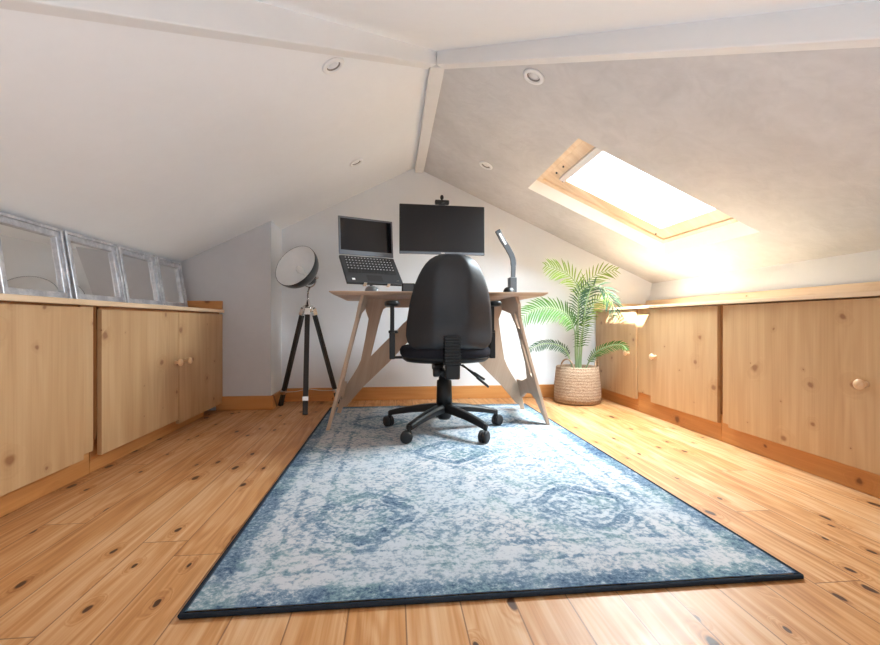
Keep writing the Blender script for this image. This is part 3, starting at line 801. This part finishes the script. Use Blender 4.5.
# stand: arm, plate, base
base = c0+fwd*.12; base.z = DT
st = thing('laptop_stand', (base.x, base.y, DT), 'grey laptop riser with domed foot under the black laptop', 'stand')
MB().lathe([(0, 0), (.085, 0), (.085, .004), (.07, .007), (0, .009)], 32, Matrix.Translation((base.x-.01, base.y+.06, DT))).build('base', M['graphite'], st)
pl = c0+fwd*.13-nb*.022
MB().tube([(base.x-.01, base.y+.08, DT+.006), (base.x-.01, base.y+.14, DT+.08), (pl.x, pl.y+.03, pl.z-.03), pl-nb*.003], .010, 12).build('arm', M['graphite'], st)
MB().obox(pl, lat, -fwd, nb, .11, .09, .0025).build('plate', M['graphite'], st, .001)
for q in (-.07, .08): MB().obox(c0+fwd*(LD+.003)+lat*q-nb*.010, lat, -fwd, nb, .010, .0022, .014).build('stop_lip', M['chrome'], st, .001)

def mouse(loc, rz, label, mat):
    t = thing('computer_mouse', loc, label, 'mouse')
    Mz = Matrix.Rotation(rz, 3, 'Z'); c = Vector(loc)
    vs = []; n = 24; m = 8
    for i in range(m+1):
        ph = (PI/2)*i/m
        for k in range(n):
            a = 2*PI*k/n; x = .033*math.cos(ph)**.6*math.cos(a) if i < m else 0; y = .055*math.cos(ph)**.6*math.sin(a) if i < m else 0
            vs.append(c+Mz @ Vector((x*(1-.12*math.sin(a)), y, .001+.037*math.sin(ph))))
    fs = [(i*n+k, i*n+(k+1) % n, (i+1)*n+(k+1) % n, (i+1)*n+k) for i in range(m) for k in range(n)]+[tuple(reversed(range(n)))]
    MB().add(vs, fs, True).build('shell', mat, t)
    Mx = Matrix.Translation(c+Mz @ Vector((0, .028, .030))) @ Mz.to_4x4() @ Matrix.Rotation(PI/2, 4, 'Y')
    MB().lathe([(0, -.004), (.008, -.004), (.010, 0), (.008, .004), (0, .004)], 14, Mx).build('scroll_wheel', M['rubber'], t)
mouse((-0.118, 2.50, DT), .6, 'grey computer mouse on the desk under the raised laptop', plain('mouse_grey', (.16, .17, .18), .35))
mouse((0.655, 2.50, DT), -.3, 'black computer mouse on the desk beside the slim desk lamp', M['black'])
t = thing('dock', (0.085, 2.62, DT), 'small black box behind the chair, between laptop and chair back', 'docking box')
MB().box((0.05, 2.58, DT), (0.125, 2.66, DT+.062)).build('case', M['black'], t, .003)
MB().box((0.058, 2.5785, DT+.006), (0.117, 2.580, DT+.056)).build('front_panel', M['graphite'], t, .0005)

# monitor
mc = Vector((0.316, 2.86, 1.190)); ma = math.radians(3.5); ml = Vector((math.cos(ma), math.sin(ma), 0)); mu = Vector((0, 0.02, 1)).normalized(); mn = ml.cross(mu); mn = -mn if mn.y > 0 else mn
mo = thing('monitor', (mc.x, mc.y+.09, DT), 'wide black flat monitor switched off, centred over the desk', 'monitor')
MW, MH = .552, .316
MB().obox(mc-mn*.010, ml, mu, mn, MW/2, MH/2, .010).build('housing', M['black'], mo, .003)
MB().obox(mc+mu*.006+mn*.0004, ml, mu, mn, MW/2-.007, MH/2-.012, .0006).build('screen', M['matscreen'], mo)
MB().obox(mc-mu*(MH/2-.0075)+mn*.0009, ml, mu, mn, MW/2-.001, .0075, .0010).build('chin', M['bezel'], mo, .0005)
MB().obox(mc-mu*(MH/2-.0075)+mn*.0022, ml, mu, mn, .012, .0025, .0003).build('logo', M['chrome'], mo)
mb = MB(); mb.tube([(mc.x, mc.y+.09, DT+.012), (mc.x, mc.y+.09, 1.20)], .018, 16)
mb.obox((mc.x, mc.y+.055, 1.19), (1, 0, 0), (0, 1, 0), (0, 0, 1), .04, .034, .04)
mb.build('stand_column', M['black'], mo, .002)
MB().box((mc.x-.12, mc.y-.02, DT), (mc.x+.12, mc.y+.18, DT+.013)).build('stand_foot', M['black'], mo, .004)
# webcam
wc_ = mc+mu*(MH/2)+ml*.0
wt = thing('webcam', (wc_.x-.006, wc_.y, wc_.z), 'small black webcam with a round top knob clipped on the monitor', 'webcam')
b0 = Vector((wc_.x-.006, wc_.y-.004, wc_.z))
MB().obox(b0+Vector((0, -.012, .013)), ml, (0, 1, 0), (0, 0, 1), .046, .014, .014).build('body', M['black'], wt, .006)
Mx = Matrix.Translation(b0+Vector((0, -.026, .012))) @ Matrix.Rotation(PI/2, 4, 'X')
MB().lathe([(0, .004), (.009, .003), (.013, 0), (.014, -.004)], 20, Mx).build('lens', M['screen'], wt)
MB().hexa([b0+Vector(q) for q in ((-.02, -.018, -.006), (.02, -.018, -.006), (.02, .028, .0015), (-.02, .028, .0015), (-.014, -.018, .014), (.014, -.018, .014), (.014, .02, .014), (-.014, .02, .014))]).build('clip', M['graphite'], wt, .001)
mb = MB().tube([b0+Vector((0, -.008, .02)), b0+Vector((0, -.008, .038))], .006, 10)
mb.ellipsoid(b0+Vector((0, -.008, .046)), .012, .012, .016, 16, 10); mb.build('privacy_knob', M['black'], wt)

# desk lamp
t = thing('desk_lamp', (0.742, 2.75, DT), 'slim grey jointed LED desk lamp at the right of the desk', 'lamp')
lx, ly = 0.742, 2.75
MB().box((lx-.024, ly-.03, DT), (lx+.022, ly+.03, DT+.118)).build('base', M['graphite'], t, .005)
pts = spline([(lx+.004, ly, .87), (lx+.006, ly, .95), (lx+.001, ly, 1.00), (lx-.030, ly-.01, 1.055), (lx-.072, ly-.03, 1.108), (lx-.106, ly-.045, 1.162)], 6)
mb = MB(); vs = []
for i, p in enumerate(pts):
    d = (pts[min(i+1, len(pts)-1)]-pts[max(i-1, 0)]).normalized(); sd = Vector((d.z, 0, -d.x)).normalized(); th = .0075; w = .0165 if i > 6 else .014
    nn = d.cross(sd).normalized()
    for (a, b) in ((-1, -1), (1, -1), (1, 1), (-1, 1)): vs.append(p+sd*w*a+nn*th*b)
fs = [(i*4+j, i*4+(j+1) % 4, (i+1)*4+(j+1) % 4, (i+1)*4+j) for i in range(len(pts)-1) for j in range(4)]+[(3, 2, 1, 0), tuple(range((len(pts)-1)*4, len(pts)*4))]
mb.add(vs, fs); mb.build('arm', plain('lamp_grey', (.05, .055, .062), .5), t, .002)
a, b = pts[-12], pts[-4]
d = (pts[-1]-pts[-10]).normalized(); sd = Vector((d.z, 0, -d.x)).normalized(); nn = d.cross(sd).normalized(); nn = nn if nn.y < 0 else -nn
MB().obox(pts[-1]-d*.062+nn*.0088, d, sd, nn, .040, .0065, .0016).build('light_strip', M['led'], t)

# ------------------------------------------------------------------ tripod lamp
TX, TY = -0.592, 3.23
tp = thing('tripod_lamp', (TX, TY, 0), 'film style floor lamp with silver dish on dark wooden tripod legs', 'floor lamp')
TZ = 0.70
hd_ = MB().lathe([(0, TZ-.03), (.030, TZ-.03), (.036, TZ-.02), (.036, TZ+.012), (.018, TZ+.02), (.010, TZ+.05), (.007, TZ+.06), (.007, TZ+.10), (0, TZ+.10)], 20, Matrix.Translation((TX, TY, 0)))
hd_.build('tripod_head', M['chrome'], tp)
feet = [Vector((-0.565, 2.985, 0)), Vector((-0.803, 3.33, 0)), Vector((-0.40, 3.385, 0))]
cen = Vector((TX, TY, 0)); brks = []
for f in feet:
    d = (f-cen); dn = d.normalized(); p = cen+dn*.036+Vector((0, 0, TZ)); q = f
    ax = (q-p).normalized(); sd = ax.cross(dn).normalized(); nn = ax.cross(sd)
    L = (q-p).length
    leg = MB().obox((p+q)/2, ax, sd, nn, L/2, .0165, .012).build('leg', M['darkwood'], tp, .003)
    br = MB(); c = p+ax*.03; br.obox(c, ax, sd, nn, .024, .019, .0145)
    c2 = p+ax*(L*.86); brks.append(c2); MB().obox(c2, ax, sd, nn, .014, .019, .0145).build('foot_bracket', M['chrome'], leg, .001)
    br.tube([p+ax*.01-sd*.024, p+ax*.01+sd*.024], .004, 8)
    br.build('leg_bracket', M['chrome'], leg, .001)
mb = MB(); cc = Vector((TX, TY, brks[0].z+.035))
for b in brks: mb.tube([b, cc.lerp(b, .5)+Vector((0, 0, -.008)), cc], .0028, 6)
mb.ellipsoid(cc, .010, .010, .010, 10, 6)
mb.build('spreader_chain', plain('pale_cord', (.72, .66, .58), .7), tp)
# dish
axd = Vector((-0.42, -0.80, 0.42)).normalized()
yk = Vector((TX, TY, TZ+.10))
oc_ = Vector((-0.655, 3.12, 0.980))        # opening centre
q4 = Matrix.Translation(oc_) @ axd.to_track_quat('Z', 'Y').to_matrix().to_4x4()
Rr = .154; outp = [(Rr, 0)]+[(Rr*math.cos(t_)**.8 if t_ < PI/2 else 0, -.125*math.sin(t_)) for t_ in [PI/2*i/12 for i in range(1, 12)]]
outp = [(r, z) for r, z in outp if r > .045]+[(.040, -.128)]
MB().lathe([(.040, -.126)]+[(r+.002, z-.002) for r, z in reversed(outp[:-1])]+[(Rr+.0015, .003), (Rr, .003)], 48, q4).build('dish', M['dish_out'], tp, recalc=False).modifiers.new('sol', 'SOLIDIFY').thickness = -.001
MB().lathe([(Rr, .003)]+[(r-.002, z+.002) for r, z in outp[:-1]]+[(0, -.122)], 48, q4).build('reflector', M['dish_in'], tp, recalc=False)
MB().lathe([(0, -.128), (.042, -.128), (.046, -.14), (.046, -.185), (.034, -.20), (0, -.202)], 28, q4).build('lamp_housing', M['dish_out'], tp)
mb = MB(); mb.lathe([(0, -.02), (.014, -.024), (.024, -.040), (.026, -.055), (.018, -.080), (.012, -.095), (.012, -.12)], 24, q4); mb.build('bulb', M['bulb'], tp)
hs = oc_-axd*.165
sdv = Vector((-axd.y, axd.x, 0)).normalized()
mb = MB(); rY = .060
u_ = [hs+sdv*rY*math.cos(t_)*1.0+Vector((0, 0, -rY*1.1*math.sin(t_))) for t_ in [PI*i/14 for i in range(15)]]
mb.tube(u_, .005, 8)
low = u_[7]
mb.tube([low, (TX, TY, TZ+.11), (TX, TY, TZ+.09)], .007, 10)
for sg in (-1, 1): mb.tube([hs+sdv*sg*.042, hs+sdv*sg*.070], .009, 10)
mb.build('yoke', M['chrome'], tp)

# ------------------------------------------------------------------ potted palm
PXc, PYc = 1.368, 3.235
bk = thing('basket', (PXc, PYc, 0), 'round woven seagrass basket with two loop handles holding the palm', 'basket')
mb = MB(); prof_b = [(0, .004), (.150, .004), (.166, .012), (.170, .05), (.168, .12), (.160, .20), (.153, .268), (.148, .272), (.143, .266), (.150, .19), (.156, .10), (.152, .03), (0, .022)]
mb.lathe(prof_b, 56, Matrix.Translation((PXc, PYc, 0))); mb.build('woven_body', M['basket'], bk)
for a1_, a2_ in ((195, 238), (302, 345)):
    A_, B_ = math.radians(a1_), math.radians(a2_); rr = .149
    e1 = Vector((PXc+rr*math.cos(A_), PYc+rr*math.sin(A_), .255)); e2 = Vector((PXc+rr*math.cos(B_), PYc+rr*math.sin(B_), .255))
    pts = [e1.lerp(e2, .5-.5*math.cos(q))+Vector((0, 0, .075*math.sin(q))) for q in [PI*i/14 for i in range(15)]]
    MB().tube(pts, .0055, 8).build('handle', M['basket'], bk)
pm = thing('potted_palm', (PXc, PYc, .03), 'green palm with arching feathery fronds growing from the woven basket', 'plant')
MB().lathe([(0, .03), (.10, .03), (.125, .215), (.12, .218), (.115, .205), (0, .205)], 32, Matrix.Translation((PXc, PYc, 0))).build('pot', M['black'], pm)
MB().lathe([(0, .212), (.06, .216), (.113, .206), (.113, .20), (0, .20)], 32, Matrix.Translation((PXc, PYc, 0))).build('soil', M['soil'], pm)
def frond(pts, leaf_from, ll, mat, nleaf=26, droop=.35, face=None, spread=1.0, wid=.0052):
    """rachis through pts; leaflets in pairs beyond leaf_from (0..1)"""
    sp = spline(pts, 10); n = len(sp)
    cum = [0]
    for i in range(1, n): cum.append(cum[-1]+(sp[i]-sp[i-1]).length)
    T = cum[-1]
    def at(q):
        s_ = q*T
        for i in range(1, n):
            if cum[i] >= s_: 
                f = (s_-cum[i-1])/(cum[i]-cum[i-1]+1e-9); return sp[i-1].lerp(sp[i], f), (sp[i]-sp[i-1]).normalized()
        return sp[-1], (sp[-1]-sp[-2]).normalized()
    stem = MB(); stem.tube(sp, [.0065*(1-.75*i/(n-1)) for i in range(n)], 7)
    st_ = stem.build('frond_stem', M['stem'], pm)
    lf = MB(); fc = Vector(face or (0, -1, .3)).normalized()
    for i in range(nleaf):
        q = leaf_from+(1-leaf_from)*(i+.5)/nleaf
        p, d = at(min(q, .995)); rel = (q-leaf_from)/(1-leaf_from)
        side_ = d.cross(fc).normalized()
        L = ll*(.55+.75*math.sin(PI*min(1, rel*.85+.12)))*random.uniform(.9, 1.08)
        if rel > .9: L *= .75
        for sg in (-1, 1):
            dirv = (side_*sg*spread+d*(.75+.5*rel)+fc*.15+Vector((random.uniform(-.08, .08), random.uniform(-.08, .08), random.uniform(-.08, .08)))).normalized()
            a0 = p; a1 = p+dirv*L*.5+Vector((0, 0, -droop*L*.10)); a2 = p+dirv*L+Vector((0, 0, -droop*L*.45))
            wv = dirv.cross(fc).normalized(); wv = (wv+Vector((0,-.3,.2))*sg*.3).normalized()
            w = wid*(1 if rel < .8 else .75)
            vs = [a0-wv*w*.35, a0+wv*w*.35, a1-wv*w, a1+wv*w, a0.lerp(a1, .4)-wv*w*.9, a0.lerp(a1, .4)+wv*w*.9, a1.lerp(a2, .55)-wv*w*.7, a1.lerp(a2, .55)+wv*w*.7, a2]
            lf.add(vs, [(0, 1, 5, 4), (4, 5, 3, 2), (2, 3, 7, 6), (6, 7, 8)])
    lf.build('leaflets', mat, st_, recalc=False)
B = lambda dx, dy: (PXc+dx, PYc+dy, .205)
# (x, y, z) points measured in the room
frond([B(-.01, -.01), (1.33, 3.17, .40), (1.28, 3.08, .55), (1.18, 2.98, .655), (1.04, 2.92, .695), (0.91, 2.88, .675), (0.81, 2.85, .61)], .40, .11, M['leaf'], 26, .5)                 # arching left
frond([B(.0, .02), (1.36, 3.25, .45), (1.385, 3.25, .72), (1.36, 3.22, .87), (1.27, 3.20, .96), (1.16, 3.18, 1.0), (1.10, 3.17, 1.012)], .60, .115, M['leaf_light'], 17, .5)             # to upper left
frond([B(.02, .02), (1.38, 3.26, .45), (1.40, 3.26, .72), (1.45, 3.26, .88), (1.54, 3.24, .97), (1.66, 3.20, .985)], .55, .10, M['leaf_light'], 17, .4)             # to upper right
frond([B(.02, -.01), (1.39, 3.20, .45), (1.39, 3.14, .70), (1.41, 3.08, .84), (1.46, 3.02, .84), (1.50, 2.96, .74), (1.51, 2.93, .64)], .42, .10, M['leaf_dark'], 18, .9)               # drooping right
frond([B(-.01, .0), (1.36, 3.2, .45), (1.36, 3.2, .66), (1.37, 3.2, .80), (1.43, 3.15, .90)], .50, .10, M['leaf_dark'], 18, .7)                                      # centre upright
frond([B(-.03, -.02), (1.27, 3.15, .345), (1.20, 3.10, .42), (1.08, 3.06, .450), (0.97, 3.02, .43), (0.92, 3.0, .405)], .30, .05, M['leaf_dark'], 24, .5, wid=.0042)                     # short low left
frond([B(.03, -.02), (1.44, 3.12, .36), (1.50, 3.06, .42), (1.57, 2.98, .445), (1.59, 2.92, .41)], .25, .05, M['leaf'], 24, .5, wid=.0042)                            # short low right
frond([B(.01, -.02), (1.37, 3.2, .36), (1.35, 3.13, .48), (1.335, 3.05, .57), (1.33, 2.99, .64)], .42, .085, M['leaf'], 14, .9, face=(0, -.8, -.5))                    # V in front
frond([B(.02, .01), (1.40, 3.25, .45), (1.44, 3.22, .66), (1.50, 3.18, .76), (1.56, 3.12, .79)], .52, .09, M['leaf_light'], 15, .8)

# ------------------------------------------------------------------ lights
def area(name, loc, target, sx_, sy_, power, col=(1, 1, 1)):
    l = bpy.data.lights.new(name, 'AREA'); l.shape = 'RECTANGLE'; l.size = sx_; l.size_y = sy_; l.energy = power; l.color = col
    o = bpy.data.objects.new(name, l); COL.objects.link(o); o.location = loc
    o.rotation_euler = (Vector(target)-Vector(loc)).to_track_quat('-Z', 'Y').to_euler(); return o
o = area('skylight_daylight', sk(1.2, 2.45, .45), sk(1.2, 2.45, 0), 1.0, 0.9, 215, (0.83, 0.93, 1.0))
area('rear_fill', (0.3, -0.5, 0.45), (0.3, 2.5, 0.55), 2.6, 0.7, 4, (0.88, 0.94, 1.0))  # unseen fill lamp added behind the camera, no window there
area('ceiling_fill', (0.2, 0.52, 0.20), (0.2, 0.72, 1.4), 1.8, 0.4, 9, (0.84, 0.92, 1.0))  # unseen upward fill lamp, added to brighten the ceiling
sl = bpy.data.lights.new('sun', 'SUN'); sl.energy = 45; sl.angle = math.radians(0.6); sl.color = (0.97, 0.98, 1.0)
so = bpy.data.objects.new('sun', sl); COL.objects.link(so); so.location = (0, 0, 4); so.rotation_euler = Vector((0.55, 0.62, -0.9)).to_track_quat('-Z', 'Y').to_euler()
w = bpy.data.worlds.new('sky'); SC.world = w; w.use_nodes = True
bg = w.node_tree.nodes['Background']; bg.inputs[0].default_value = (0.93, 0.96, 1.0, 1); bg.inputs[1].default_value = 3.0

# ------------------------------------------------------------------ camera
cam = bpy.data.cameras.new('camera'); co = bpy.data.objects.new('camera', cam); COL.objects.link(co)
cam.sensor_fit = 'HORIZONTAL'; cam.sensor_width = 36; cam.lens = 36*450/880; cam.clip_start = 0.02
cam.shift_y = -0.5/880
co.location = (0, 0, 0.6); co.rotation_euler = (PI/2, 0, -math.atan(47/450))
SC.camera = co
SC.view_settings.view_transform = 'Standard'
SC.view_settings.exposure = 0.27
SC.cycles.use_denoising = True
SC.cycles.max_bounces = 10; SC.cycles.diffuse_bounces = 7
